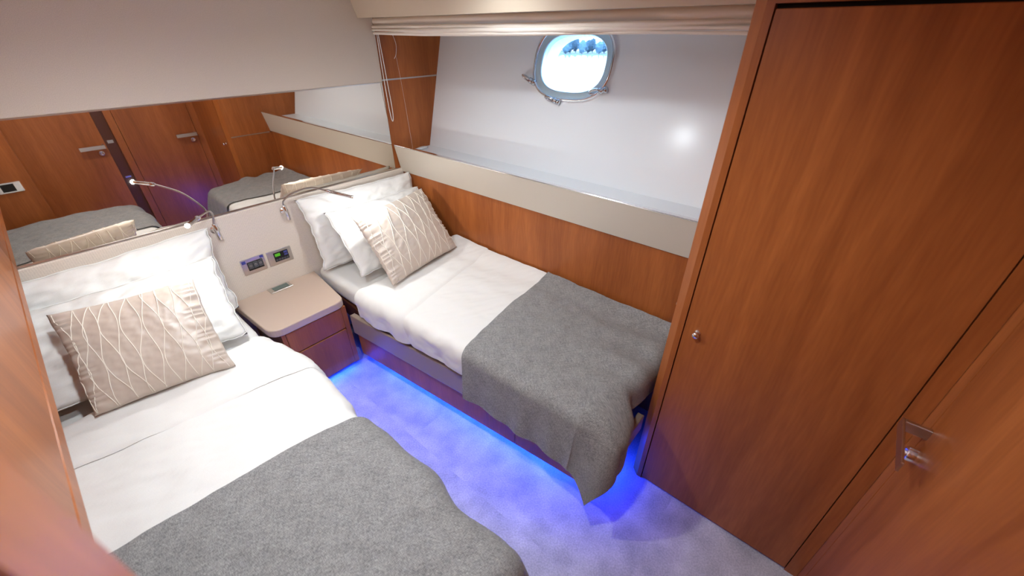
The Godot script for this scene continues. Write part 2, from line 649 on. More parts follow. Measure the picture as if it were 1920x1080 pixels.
func build_hull() -> void:
	var hw := base("wall_hull")
	struct(hw, "glossy white sloping hull side around the porthole", "wall")
	var st := begin()
	var n := 64
	var z0 := -0.05
	var z1 := 2.75
	var s0 := -0.16
	var s1 := 1.0
	var th := 0.16
	# the corners of the rectangle are hit by rays through the outline
	var inner := []
	var outer := []
	for i in n:
		var o := port_outline(float(i) / n, -0.012)
		inner.append(PORT + o)
		var dir := o.normalized()
		var t := 1e9
		if dir.x > 1e-6:
			t = minf(t, (z1 - PORT.x) / dir.x)
		if dir.x < -1e-6:
			t = minf(t, (z0 - PORT.x) / dir.x)
		if dir.y > 1e-6:
			t = minf(t, (s1 - PORT.y) / dir.y)
		if dir.y < -1e-6:
			t = minf(t, (s0 - PORT.y) / dir.y)
		outer.append(PORT + dir * t)
	for i in n:
		var j := (i + 1) % n
		var a: Vector2 = inner[i]
		var b: Vector2 = inner[j]
		var c: Vector2 = outer[j]
		var d: Vector2 = outer[i]
		quad(st, hull(a.y, a.x), hull(b.y, b.x), hull(c.y, c.x), hull(d.y, d.x))
		quad(st, hull(a.y, a.x, th), hull(d.y, d.x, th), hull(c.y, c.x, th), hull(b.y, b.x, th))
		quad(st, hull(b.y, b.x), hull(a.y, a.x), hull(a.y, a.x, th), hull(b.y, b.x, th))
	var corners := [Vector2(z0, s0), Vector2(z1, s0), Vector2(z1, s1), Vector2(z0, s1)]
	for q in corners:
		# fill the corner triangle that the fan leaves open
		var best := -1
		for i in n:
			var j := (i + 1) % n
			var va: Vector2 = outer[i] - PORT
			var vb: Vector2 = outer[j] - PORT
			var vq: Vector2 = q - PORT
			if va.cross(vq) >= 0.0 and vq.cross(vb) >= 0.0 and va.dot(vq) > 0.0:
				best = i
		if best >= 0:
			var a: Vector2 = outer[best]
			var b: Vector2 = outer[(best + 1) % n]
			tri(st, hull(a.y, a.x), hull(b.y, b.x), hull(q.y, q.x))
			tri(st, hull(a.y, a.x, th), hull(q.y, q.x, th), hull(b.y, b.x, th))
	for i in 4:
		var a: Vector2 = corners[i]
		var b: Vector2 = corners[(i + 1) % 4]
		quad(st, hull(a.y, a.x), hull(b.y, b.x), hull(b.y, b.x, th), hull(a.y, a.x, th))
	put("hull_panel", done(st), M.gel, hw)
	# shelf with raised, leaning front edge
	var sh := base("trim_3")
	struct(sh, "white shelf ledge under the porthole with beige front edge", "shelf")
	box("shelf_top", Vector3(1.562, 1.02, 0.0), Vector3(1.90, 1.046, 2.004), M.gel, sh)
	pris("front_fascia", 2, PackedVector2Array([Vector2(1.538, 1.097), Vector2(1.56, 1.097), Vector2(1.60, 0.93), Vector2(1.568, 0.93)]), 0.012, 2.004, M.fascia, sh, 0.0015)
	box("metal_edge", Vector3(1.536, 1.097, 0.012), Vector3(1.561, 1.103, 2.004), M.steel, sh, 0.0015)
	# porthole
	var w := base("window_1")
	struct(w, "oval chrome porthole in the white hull side with a view of water", "porthole")
	# (growth outwards, height above the hull): chrome rim, then the pale, daylight-tinted flange inside it
	for part in [["port_ring", M.steel, [Vector2(0.006, -0.002), Vector2(0.006, 0.012), Vector2(0.002, 0.018), Vector2(-0.004, 0.018), Vector2(-0.008, 0.012), Vector2(-0.008, 0.004)]], ["inner_flange", M.flange, [Vector2(-0.008, 0.006), Vector2(-0.030, 0.004), Vector2(-0.036, 0.006), Vector2(-0.040, 0.002), Vector2(-0.040, -0.03), Vector2(-0.012, -0.03)]]]:
		var pr := begin(true)
		var prof: Array = part[2]
		for i in 96:
			for k in prof.size() - 1:
				var q := []
				for e in [[i, k], [i, k + 1], [i + 1, k + 1], [i + 1, k]]:
					var pf: Vector2 = prof[e[1]]
					var oo := PORT + port_outline(float(e[0] % 96) / 96.0, pf.x)
					q.append(hull(oo.y, oo.x, -pf.y))
				quad(pr, q[3], q[2], q[1], q[0])
		put(part[0], done(pr), part[1], w)
	var m := 96
	var gp := begin()
	for i in m:
		var a := PORT + port_outline(float(i) / m, -0.041)
		var b := PORT + port_outline(float((i + 1) % m) / m, -0.041)
		tri(gp, hull(PORT.y, PORT.x, 0.012), hull(a.y, a.x, 0.012), hull(b.y, b.x, 0.012))
	put("pane", done(gp), M.glass, w)
	# swing-bolt dogs round the lower rim
	for e in [[0.57, 0.35], [0.735, 0.2], [0.915, -0.25]]:
		var oo := PORT + port_outline(e[0], 0.012)
		var c := hull(oo.y, oo.x, -0.016)
		var nn := Vector3(HULL_N.x, HULL_N.y, 0)
		var uu := Vector3(HULL_U.x, HULL_U.y, 0)
		var along: Vector3 = (Vector3(0, 0, -1) + uu * e[1]).normalized()
		var dg := turned("clamp_dog", c + along * -0.022, along, [Vector2(0, 0.0), Vector2(0.001, 0.015), Vector2(0.014, 0.016), Vector2(0.017, 0.011), Vector2(0.024, 0.011), Vector2(0.027, 0.015), Vector2(0.040, 0.015), Vector2(0.043, 0.0)], M.dog, w, 14)
		var wing := PackedVector3Array()
		var ctr: Vector3 = c + along * 0.016 + nn * 0.006
		for k in 17:
			var a := TAU * k / 16.0
			wing.append(ctr + along * (0.027 - 0.027 * cos(a)) + (uu * 0.6 + nn).normalized() * (0.013 * sin(a)))
		rod("wing_grip", wing, [0.0068], M.dog, dg, 7)

func build_wardrobe() -> void:
	var w := base("wardrobe")
	tag(w, "tall red brown wood wardrobe with one chrome knob at the foot of the bed", "wardrobe")
	# carcass with chamfered corner post; the door sits in front of the carcass
	pris("corner_post", 1, PackedVector2Array([Vector2(1.2, 2.034), Vector2(1.226, 2.005), Vector2(1.30, 2.005), Vector2(1.30, 2.052), Vector2(1.2, 2.052)]), 0.0, 1.95, M.wood, w)
	box("end_panel_upper", Vector3(1.30, 0.926, 2.005), Vector3(2.2, 1.95, 2.05), M.wood, w)
	box("end_panel_lower", Vector3(1.30, 0.0, 2.005), Vector3(1.95, 0.918, 2.05), M.wood, w)
	box("metal_inlay", Vector3(1.23, 0.918, 2.003), Vector3(1.56, 0.926, 2.05), M.brushed, w)
	box("carcass", Vector3(1.225, 0.0, 2.052), Vector3(1.9, 1.95, 2.668), M.gap, w)
	box("head_rail", Vector3(1.2, 1.762, 2.052), Vector3(1.225, 1.95, 2.668), M.wood, w)
	box("side_post", Vector3(1.2, 0.0, 2.629), Vector3(1.225, 1.762, 2.668), M.wood, w)
	box("plinth", Vector3(1.21, 0.0, 2.052), Vector3(1.225, 0.02, 2.629), M.wood_dark, w)
	var d := box("door", Vector3(1.1995, 0.012, 2.0565), Vector3(1.223, 1.752, 2.6255), M.wood, w, 0.0015)
	turned("knob", Vector3(1.1995, 0.863, 2.10), Vector3.LEFT, [Vector2(0, 0.010), Vector2(0.002, 0.0105), Vector2(0.003, 0.006), Vector2(0.009, 0.0055), Vector2(0.012, 0.0085), Vector2(0.017, 0.0115), Vector2(0.022, 0.0115), Vector2(0.026, 0.0085), Vector2(0.028, 0.0)], M.steel, d, 20)

func lever(parent: Node, hinge: Vector3, length: float) -> void:
	# square lever on a rectangular rose, keyhole rose below; hinge is on the door face, lever runs to -x
	var h := box("door_handle", hinge + Vector3(0.0, -0.015, -0.05), hinge + Vector3(0.012, 0.015, 0.0), M.nickel, parent, 0.0015)
	box("lever", hinge + Vector3(-length, -0.015, -0.056), hinge + Vector3(0.014, 0.015, -0.0505), M.nickel, h, 0.0015)
	turned("keyhole_rose", hinge + Vector3(-0.026, -0.052, 0), Vector3(0, 0, -1), [Vector2(0, 0.019), Vector2(0.022, 0.019), Vector2(0.025, 0.016), Vector2(0.024, 0.010), Vector2(0.018, 0.009), Vector2(0.018, 0.0)], M.steel, parent, 22)

func build_back_wall() -> void:
	struct(box("wall_back", Vector3(-0.6, -0.1, 2.72), Vector3(2.4, 1.95, 2.85), M.gap), "bulkhead behind the two cabin doors", "wall")
	var t := base("trim_4")
	struct(t, "wood door frame between and beside the cabin doors", "door frame")
	box("jamb", Vector3(0.549, 0.0, ZW), Vector3(0.600, 1.95, 2.72), M.wood, t, 0.001)
	box("shaded_recess_strip", Vector3(0.472, 0.0, ZW + 0.035), Vector3(0.548, 1.95, 2.72), M.wood_dark, t)  # dark tone stands in for the shadow inside the recess
	box("corner_jamb", Vector3(1.147, 0.0, ZW), Vector3(1.90, 1.95, 2.72), M.wood, t, 0.001)
	box("head", Vector3(-0.365, 1.80, ZW), Vector3(1.147, 1.95, 2.72), M.wood, t, 0.001)
	box("strike_plate", Vector3(0.490, 0.90, ZW + 0.032), Vector3(0.530, 0.925, ZW + 0.036), M.brushed, t)
	box("strike_plate", Vector3(0.490, 0.60, ZW + 0.032), Vector3(0.530, 0.612, ZW + 0.036), M.brushed, t)
	var a := base("door_1")
	struct(a, "wood cabin door with lever handle seen in the mirror beside the tall cabinet", "door")
	box("leaf", Vector3(-0.364, 0.006, ZW), Vector3(0.468, 1.797, 2.718), M.wood, a, 0.0015)
	lever(a, Vector3(0.440, 0.892, ZW), 0.15)
	var b := base("door_2")
	struct(b, "wood cabin door with square lever handle next to the wardrobe", "door")
	box("leaf", Vector3(0.604, 0.006, ZW), Vector3(1.1435, 1.797, 2.718), M.wood, b, 0.0015)
	lever(b, Vector3(1.118, 0.892, ZW), 0.15)

func build_tall_cabinet() -> void:
	var c := base("tall_cabinet")
	tag(c, "tall wood cabinet at the foot of the bed by the side wall", "cabinet")
	box("front_panel", Vector3(-0.364, 0.0, 2.09), Vector3(-0.056, 1.95, 2.11), M.wood, c, 0.002)
	box("side_stile", Vector3(-0.090, 0.0, 2.11), Vector3(-0.0545, 1.95, 2.162), M.wood, c, 0.003)
	box("side_panel", Vector3(-0.100, 0.0, 2.164), Vector3(-0.064, 1.95, 2.664), M.wood, c)
	var s := base("wall_socket")
	tag(s, "chrome socket plate on the tall cabinet seen in the mirror", "socket")
	box("plate", Vector3(-0.235, 0.775, 2.084), Vector3(-0.115, 0.845, 2.0895), M.steel, s, 0.002)
	box("insert", Vector3(-0.215, 0.785, 2.082), Vector3(-0.150, 0.835, 2.084), M.black, s)
	box("switch_key", Vector3(-0.145, 0.785, 2.082), Vector3(-0.122, 0.835, 2.084), M.white_plastic, s)

func rounded(poly: Array, radii: Array, steps := 6) -> PackedVector2Array:
	var out := PackedVector2Array()
	var n := poly.size()
	for i in n:
		var p: Vector2 = poly[i]
		var r: float = radii[i]
		if r <= 0.0:
			out.append(p)
			continue
		var a: Vector2 = p + (poly[(i + n - 1) % n] - p).normalized() * r
		var b: Vector2 = p + (poly[(i + 1) % n] - p).normalized() * r
		for k in steps + 1:
			var t := float(k) / steps
			out.append(a.lerp(p, t).lerp(p.lerp(b, t), t))
	return out

func build_nightstand() -> void:
	var n := base("nightstand")
	tag(n, "beige topped wood nightstand with two drawers between the beds", "nightstand")
	var top := rounded([Vector2(0.380, 0.021), Vector2(0.836, 0.021), Vector2(0.788, 0.447), Vector2(0.400, 0.447)], [0.0, 0.0, 0.055, 0.07], 8)
	pris("counter_top", 1, top, 0.445, 0.488, M.leather, n, 0.006, 3)
	box("carcass", Vector3(0.44, 0.05, 0.022), Vector3(0.785, 0.443, 0.421), M.wood, n)
	box("stile", Vector3(0.44, 0.05, 0.421), Vector3(0.459, 0.443, 0.4365), M.wood, n, 0.001)
	box("stile", Vector3(0.759, 0.05, 0.421), Vector3(0.785, 0.443, 0.4365), M.wood, n, 0.001)
	box("drawer", Vector3(0.461, 0.308, 0.4212), Vector3(0.757, 0.440, 0.439), M.wood, n, 0.003)
	box("drawer", Vector3(0.461, 0.055, 0.4212), Vector3(0.757, 0.303, 0.439), M.wood, n, 0.003)
	box("plinth", Vector3(0.46, 0.0, 0.06), Vector3(0.785, 0.049, 0.37), M.wood_dark, n)

func build_beds() -> void:
	var b := base("bed")
	tag(b, "built-in single bed under the porthole with a beige side rail", "bed", "twin cabin beds")
	# side rail along the tapering edge
	var z0 := 0.452
	var z1 := 2.002
	pris("side_rail", 1, PackedVector2Array([Vector2(rail_x(z0), z0), Vector2(rail_x(z0) + 0.03, z0), Vector2(rail_x(z1) + 0.03, z1), Vector2(rail_x(z1), z1)]), 0.255, 0.385, M.rail, b, 0.008, 3)
	pris("foot_rail", 1, PackedVector2Array([Vector2(rail_x(z1) + 0.032, 1.974), Vector2(1.197, 1.974), Vector2(1.197, 2.002), Vector2(rail_x(z1) + 0.032, 2.002)]), 0.29, 0.385, M.rail, b, 0.008, 3)
	for k in [[0.452, 1.548], [1.551, 1.90]]:
		pris("base_panel", 1, PackedVector2Array([Vector2(rail_x(k[0]) + 0.018, k[0]), Vector2(rail_x(k[0]) + 0.034, k[0]), Vector2(rail_x(k[1]) + 0.034, k[1]), Vector2(rail_x(k[1]) + 0.018, k[1])]), 0.095, 0.254, M.wood, b, 0.001)
	pris("platform", 1, PackedVector2Array([Vector2(0.86, 0.03), Vector2(1.575, 0.03), Vector2(1.575, 1.90), Vector2(0.97, 1.90), Vector2(0.84, 0.50)]), 0.29, 0.385, M.wood_dark, b)
	pris("plinth", 1, PackedVector2Array([Vector2(1.03, 0.03), Vector2(1.575, 0.03), Vector2(1.575, 1.84), Vector2(1.15, 1.84)]), 0.0, 0.29, M.wood_dark, b)
	var c := base("bed")
	tag(c, "built-in single bed along the varnished wood side wall", "bed", "twin cabin beds")
	box("side_rail", Vector3(0.29, 0.255, 0.452), Vector3(0.32, 0.35, 1.955), M.rail, c, 0.008)
	box("foot_rail", Vector3(-0.36, 0.255, 1.957), Vector3(0.32, 0.35, 1.985), M.rail, c, 0.008)
	box("base_panel", Vector3(0.285, 0.095, 0.452), Vector3(0.302, 0.254, 1.94), M.wood, c, 0.001)
	box("platform", Vector3(-0.36, 0.29, 0.025), Vector3(0.285, 0.385, 1.94), M.wood_dark, c)
	box("plinth", Vector3(-0.36, 0.0, 0.025), Vector3(0.22, 0.29, 1.90), M.wood_dark, c)
	# mattresses in white fitted sheets
	var st := begin(true)
	prism(st, 1, rounded([Vector2(0.852, 0.03), Vector2(1.572, 0.03), Vector2(1.572, 1.895), Vector2(0.955, 1.895), Vector2(0.842, 0.47)], [0.05, 0.05, 0.05, 0.06, 0.2], 6), 0.386, 0.515, 0.04, 5)
	tag(put("mattress", done(st), M.linen), "white sheeted mattress showing beside the nightstand under the porthole bed pillows", "mattress", "mattresses")
	var s2 := begin(true)
	prism(s2, 1, rounded([Vector2(-0.362, 0.03), Vector2(0.362, 0.03), Vector2(0.362, 0.42), Vector2(0.318, 0.53), Vector2(0.318, 1.93), Vector2(-0.362, 1.93)], [0.05, 0.05, 0.05, 0.03, 0.08, 0.05], 6), 0.386, 0.515, 0.04, 5)
	tag(put("mattress", done(s2), M.linen), "white sheeted mattress on the bed by the wood side wall", "mattress", "mattresses")

# how far a hanging cloth stands out and has dropped after d metres past an edge of radius r
func over(d: float, r: float, flare: float) -> Vector2:
	if d <= 0.0:
		return Vector2.ZERO
	var q := r * PI * 0.5
	if d < q:
		return Vector2(r * sin(d / r), r * (1.0 - cos(d / r)))
	return Vector2(r + (d - q) * flare, r + (d - q) * sqrt(1.0 - flare * flare))

func edge_r(z: float) -> float:    # edge of the right bed's bedding
	return 0.797 + 0.012 * sm(0.75, 0.45, z) + (z - 0.5) * 0.062

func build_bedding() -> void:
	# --- porthole bed: quilt
	var top_r := func(x: float, z: float) -> float:
		var y := 0.566 + 0.03 * sm(1.42, 1.58, x) + 0.012 * sin((x - 0.8) * 4.0)
		y += 0.03 * sm(0.75, 0.45, z) * sm(1.3, 1.55, x) - 0.02 * sm(1.2, 1.9, z) - 0.014 * sm(0.8, 0.55, z)
		y += 0.005 * wav.get_noise_2d(x * 5.0, z * 4.0) + 0.0022 * fin.get_noise_2d(x * 9.0 - z * 16.0, z * 5.0 + x * 4.0)
		return y
	var quilt_r := func(u: float, v: float) -> Vector3:
		var zz := lerpf(0.52, 1.86, v)
		var head := sm(0.10, 0.0, v)
		var r := 0.05
		var e := edge_r(zz) + r
		var flat := 1.568 - e
		var total := flat + 0.045 + 0.135
		var s := (1.0 - u) * total           # u=0 hem, u=1 wall
		var x := 1.568 - s
		if s <= flat:
			return Vector3(x, top_r.call(x, zz) - 0.012 * sm(1.36, 1.5, zz) - 0.028 * pow(sm(0.045, 0.0, v), 2.0), zz - 0.05 * sm(1.2, 1.55, x) * head)
		var d := s - flat
		var o := over(d, r, -0.08)
		var tuck := 0.012 * sm(1.36, 1.5, zz)
		var pucker := 0.006 * sm(0.02, 0.15, d) * sin(zz * 31.0 + 3.0 * wav.get_noise_2d(zz * 3.0, 1.0)) + 0.006 * wav.get_noise_2d(zz * 9.0, d * 12.0)
		return Vector3(e - o.x - pucker + tuck, top_r.call(e, zz) - o.y - tuck - 0.01 * pow(sm(0.045, 0.0, v), 2.0), zz)
	var q := sheet("quilt", quilt_r, 90, 130, 0.016, M.linen)
	tag(q, "white quilt with turned down sheet on the porthole bed", "quilt", "white quilts")
	var fold_r := func(u: float, v: float) -> Vector3:
		var zf := lerpf(0.945, 0.80, u) + 0.012 * sin(u * 5.0)
		var zz := lerpf(0.535, zf, v)
		var vv := (zz - 0.52) / 1.34
		var p: Vector3 = quilt_r.call(u * 0.998 + 0.001, vv)
		var a: Vector3 = quilt_r.call(minf(u + 0.01, 1.0), vv)
		var b: Vector3 = quilt_r.call(maxf(u - 0.01, 0.0), vv)
		var c: Vector3 = quilt_r.call(u, vv + 0.006)
		var d: Vector3 = quilt_r.call(u, vv - 0.006)
		var nn := (a - b).cross(d - c).normalized()
		return p + nn * (0.0120 - 0.006 * sm(0.95, 1.0, v) + 0.0015 * (1.0 + sin(v * 7.0 + u * 4.0)) * v * (1.0 - v))
	sheet("turned_down_sheet", func(u, v): return fold_r.call(u, 1.0 - v), 70, 30, 0.007, M.linen, q)
	# --- porthole bed: throw
	var zf_r := 1.925
	var throw_r := func(u: float, v: float) -> Vector3:
		# u=0 at the hem on the aisle side, u=1 at the wall; v=0 at the upper hem, v=1 at the foot hem
		var z_start := lerpf(1.335, 1.235, u) + 0.008 * sin(u * 7.0)
		var r := 0.052
		var foot_drop := lerpf(0.285, 0.165, sm(0.33, 0.44, u))
		var len_v := (zf_r - r - z_start) + foot_drop
		var qv := v * len_v + z_start - (zf_r - r)      # >0 past the foot
		var zz := minf(qv + zf_r - r, zf_r - r)
		var e := edge_r(zz) + r - 0.016
		var flat := 1.560 - e
		var side_drop := 0.285
		var pu := (1.0 - u) * (flat + side_drop) - flat   # >0 past the side
		var x := e - minf(pu, 0.0)
		var y: float = top_r.call(x, zz) + 0.0185
		y += 0.004 * wav.get_noise_2d(x * 7.0 + 40.0, zz * 7.0)
		# soft rolls running to the foot near the wardrobe
		var w := sm(1.55, 1.9, zz) * sm(0.98, 1.25, x)
		y += w * (0.010 * sin(x * 34.0 + 2.0 * sin(zz * 6.0)) + 0.002)
		y -= 0.012 * sm(1.72, 1.92, zz) * sm(1.1, 0.9, x)
		var reach := 0.055 * sm(1.02, 1.22, x) * sm(1.6, 1.87, zz)
		if pu <= 0.0 and qv <= 0.0:
			return Vector3(x, y, zz + reach)
		var wavy := wav.get_noise_2d(zz * 4.0, 7.0)
		if qv <= 0.0:
			var o := over(pu, r, 0.10)
			var f := sm(0.03, 0.26, pu)
			var fo := f * (0.006 * sin(zz * 20.0 + 2.0 * wavy) + 0.003 * sin(zz * 43.0))
			fo += f * 0.02 * sm(1.7, 1.9, zz)
			return Vector3(e - o.x - fo, y - o.y, zz)
		if pu <= 0.0:
			var o := over(qv, r, 0.02)
			var f := sm(0.0, 0.13, qv) * sm(1.13, 1.03, x)
			var fo := f * (0.095 + 0.008 * sin(x * 40.0 + 1.0))
			return Vector3(x, y - o.y, zz + reach + minf(o.x, 0.062) + fo)
		var rho := Vector2(pu, qv).length()
		var phi := atan2(qv, pu)
		var o2 := over(rho, r, 0.10)
		var s2 := sin(2.0 * phi)
		var hang := o2.y * (1.0 - 0.05 * s2)
		var fin_out := 0.20 * maxf(rho - 0.04, 0.0) * s2
		var ca := cos(phi)
		var sa := sin(phi)
		var fs := sm(0.03, 0.26, rho)
		var fo2 := fs * (0.02 + 0.006 * sin(zz * 20.0 + 2.0 * wavy) + 0.003 * sin(zz * 43.0)) * ca * ca
		var pinch := fs * sin(4.0 * phi)
		return Vector3(e - o2.x * ca * ca - fo2 - fin_out * 0.8 + 0.022 * pinch, y - hang, zz - 0.006 * pinch + minf(o2.x, 0.062) * sa * sa + fin_out * 0.30 + sa * sa * sm(0.0, 0.13, rho) * 0.095)
	var tr := sheet("throw_blanket", throw_r, 150, 120, 0.008, M.throw, null, 1.05, 0.9)
	tag(tr, "grey woven throw on the porthole bed with a corner hanging down", "throw", "grey throws over the bed ends")
	# --- bed by the side wall
	var top_l := func(x: float, z: float) -> float:
		var y := 0.560 + 0.012 * sin((x + 0.35) * 4.2)
		y += 0.006 * wav.get_noise_2d(x * 4.0 + 70.0, z * 4.0) + 0.003 * fin.get_noise_2d(x * 6.0 + z * 3.0, z * 14.0 - x * 7.0)
		y -= 0.012 * sm(1.6, 2.0, z)
		return y
	var edge_l := func(z: float) -> float:
		return 0.388 + 0.006 * sin(z * 9.0) + 0.02 * sm(0.55, 1.0, z) * sm(1.35, 1.0, z) - 0.035 * sm(0.8, 0.45, z)
	var quilt_l := func(u: float, v: float) -> Vector3:
		# u=0 at the side wall, u=1 at the hem on the aisle
		var zz := lerpf(0.53, 1.88, v)
		var r := 0.055
		var e: float = edge_l.call(zz) - r
		var flat := e + 0.366
		var s := u * (flat + 0.055 + 0.14)
		var x := -0.366 + s
		if s <= flat:
			return Vector3(x, top_l.call(x, zz) - 0.014 * sm(1.34, 1.5, zz) - 0.026 * pow(sm(0.045, 0.0, v), 2.0), zz)
		var d := s - flat
		var o := over(d, r, -0.03)
		var tuck := 0.014 * sm(1.34, 1.5, zz)
		return Vector3(e + o.x + 0.008 * wav.get_noise_2d(zz * 9.0, d * 12.0) - tuck, top_l.call(e, zz) - o.y - tuck, zz)
	var ql := sheet("quilt", func(u, v): return quilt_l.call(u, 1.0 - v), 90, 130, 0.016, M.linen)
	tag(ql, "white quilt with turned down sheet on the bed by the wood side wall", "quilt", "white quilts")
	var fold_l := func(u: float, v: float) -> Vector3:
		var zf := lerpf(0.775, 0.955, u) + 0.012 * sin(u * 6.0)
		var zz := lerpf(0.545, zf, v)
		var vv := (zz - 0.53) / 1.35
		var p: Vector3 = quilt_l.call(u * 0.998 + 0.001, vv)
		var a: Vector3 = quilt_l.call(minf(u + 0.01, 1.0), vv)
		var b: Vector3 = quilt_l.call(maxf(u - 0.01, 0.0), vv)
		var c: Vector3 = quilt_l.call(u, vv + 0.006)
		var d: Vector3 = quilt_l.call(u, vv - 0.006)
		var nn := (a - b).cross(d - c).normalized()
		return p + nn * (0.0125 - 0.006 * sm(0.95, 1.0, v) + 0.0016 * sm(0.8, 1.0, v) * (1.0 + sin(u * 11.0)))
	sheet("turned_down_sheet", func(u, v): return fold_l.call(u, 1.0 - v), 70, 30, 0.008, M.linen, ql)
	var zf_l := 2.02
	var throw_l := func(u: float, v: float) -> Vector3:
		var z_start := lerpf(1.175, 1.315, u) + 0.006 * sin(u * 8.0)
		var r := 0.075
		var len_v := (zf_l - r - z_start) + 0.27
		var qv := v * len_v + z_start - (zf_l - r)
		var zz := minf(qv + zf_l - r, zf_l - r)
		var e: float = edge_l.call(zz) + 0.022 - r + 0.012 * sin(zz * 17.0) * sm(1.5, 1.75, zz)
		var flat := e + 0.360
		var pu := u * (flat + 0.27) - flat
		var x := e + minf(pu, 0.0)
		var y: float = top_l.call(x, zz) + 0.0195 + 0.004 * wav.get_noise_2d(x * 6.0, zz * 6.0 + 30.0)
		y -= 0.008 * sm(0.1, 0.36, x) * sm(1.65, 1.95, zz)
		if pu <= 0.0 and qv <= 0.0:
			return Vector3(x, y, zz)
		if qv <= 0.0:
			var o := over(pu, r, 0.06)
			return Vector3(e + o.x + sm(0.03, 0.2, pu) * 0.012 * sin(zz * 24.0), y - o.y, zz)
		if pu <= 0.0:
			var o := over(qv, r, 0.0)
			return Vector3(x, y - o.y, zz + minf(o.x, 0.085))
		var rho := Vector2(pu, qv).length()
		var phi := atan2(qv, pu)
		var o2 := over(rho, r, 0.06)
		var s2 := sin(2.0 * phi)
		var fo := 0.22 * maxf(rho - 0.05, 0.0) * s2
		return Vector3(e + o2.x * cos(phi) + fo * 0.6 + sm(0.03, 0.2, rho) * 0.012 * sin(zz * 24.0) * cos(phi) * cos(phi), y - o2.y, zz + minf(o2.x, 0.085) * sin(phi) + minf(fo * 0.3, 0.02))
	var tl := sheet("throw_blanket", func(u, v): return throw_l.call(u, 1.0 - v), 120, 120, 0.008, M.throw, null, 1.0, 1.05)
	tag(tl, "grey woven throw covering the foot of the bed by the wood side wall", "throw", "grey throws over the bed ends")

# pillow: closed, plump in the middle, flat at the rim; right/up are half-axes
func pillow_mesh(right: Vector3, up: Vector3, t: float, seed_at: float, puff: float, wrinkle: float, n := 40, ruche := 0.0, sag := 0.0) -> ArrayMesh:
	var nn := right.cross(up).normalized()
	var st := begin(true)
	var grids := []
	for side in [1.0, -1.0]:
		var g := []
		for i in n + 1:
			var row := PackedVector3Array()
			for j in n + 1:
				row.append(pillow_point(2.0 * i / n - 1.0, 2.0 * j / n - 1.0, side, right, up, nn, t, seed_at, puff, wrinkle, ruche, sag))
			g.append(row)
		grids.append(g)
	for i in n:
		for j in n:
			var g: Array = grids[0]
			quad(st, g[i][j], g[i + 1][j], g[i + 1][j + 1], g[i][j + 1])
			g = grids[1]
			quad(st, g[i][j + 1], g[i + 1][j + 1], g[i + 1][j], g[i][j])
	return done(st)

func pillow_point(a: float, b: float, side: float, right: Vector3, up: Vector3, nn: Vector3, t: float, sd: float, puff: float, wrinkle: float, ruche: float, sag: float) -> Vector3:
	var ea := absf(a)
	var eb := absf(b)
	var rim := (1.0 - pow(ea, 3.0)) * (1.0 - pow(eb, 3.0))
	var h := pow(maxf(rim, 0.0), puff)
	# edges draw in between the corners
	var pull := 0.045
	var x := a * (1.0 - pull * (1.0 - b * b) * ea * ea)
	var y := b * (1.0 - pull * (1.0 - a * a) * eb * eb)
	var wave := 0.011 + wrinkle
	x += wave * wav.get_noise_2d(b * 2.5 + sd, a * 1.2) * ea
	y += wave * wav.get_noise_2d(a * 2.5 + sd * 2.0, b * 1.2 + 9.0) * eb
	var wr := wrinkle * (0.6 * wav.get_noise_2d(a * 3.2 + sd, b * 2.6 + side) + 0.5 * fin.get_noise_2d(a * 3.0 + b * 7.0 + sd, b * 2.0 - a * 4.0)) * (0.35 + 0.65 * h) * minf(1.0, rim * 9.0)
	var rc := 0.0
	if ruche > 0.0:
		rc = ruche * (0.5 + 0.5 * sin(b * 46.0 + 2.5 * sin(b * 13.0 + sd))) * sm(0.62, 0.95, ea) * minf(1.0, rim * 12.0)
	var z := side * (0.5 * t * h + 0.0) + wr + side * rc
	z += sag * (a * a * 0.6 - 0.2)
	return right * x + up * y + nn * z

func pillow(label: String, group: String, center: Vector3, right: Vector3, up: Vector3, t: float, sd: float, puff: float, wrinkle: float) -> void:
	var o := base("pillow")
	tag(o, label, "pillow", group)
	o.position = center
	put("pillow_body", pillow_mesh(right, up, t, sd, puff, wrinkle, 44), M.linen, o)
	# stitched flange line round the rim
	var nn := right.cross(up).normalized()
	var pts := PackedVector3Array()
	for k in 81:
		var e := 0.02 + 4.0 * k / 80.0
		var w := fmod(e, 4.0)
		var ab := Vector2.ZERO
		var m := 0.995
		if w < 1.0:
			ab = Vector2(-m + 2 * m * w, -m)
		elif w < 2.0:
			ab = Vector2(m, -m + 2 * m * (w - 1.0))
		elif w < 3.0:
			ab = Vector2(m - 2 * m * (w - 2.0), m)
		else:
			ab = Vector2(-m, m - 2 * m * (w - 3.0))
		pts.append(pillow_point(ab.x, ab.y, 1.0, right, up, nn, t, sd, puff, wrinkle, 0.0, 0.0))
	rod("hem", pts, [0.0022], M.linen, o, 5)

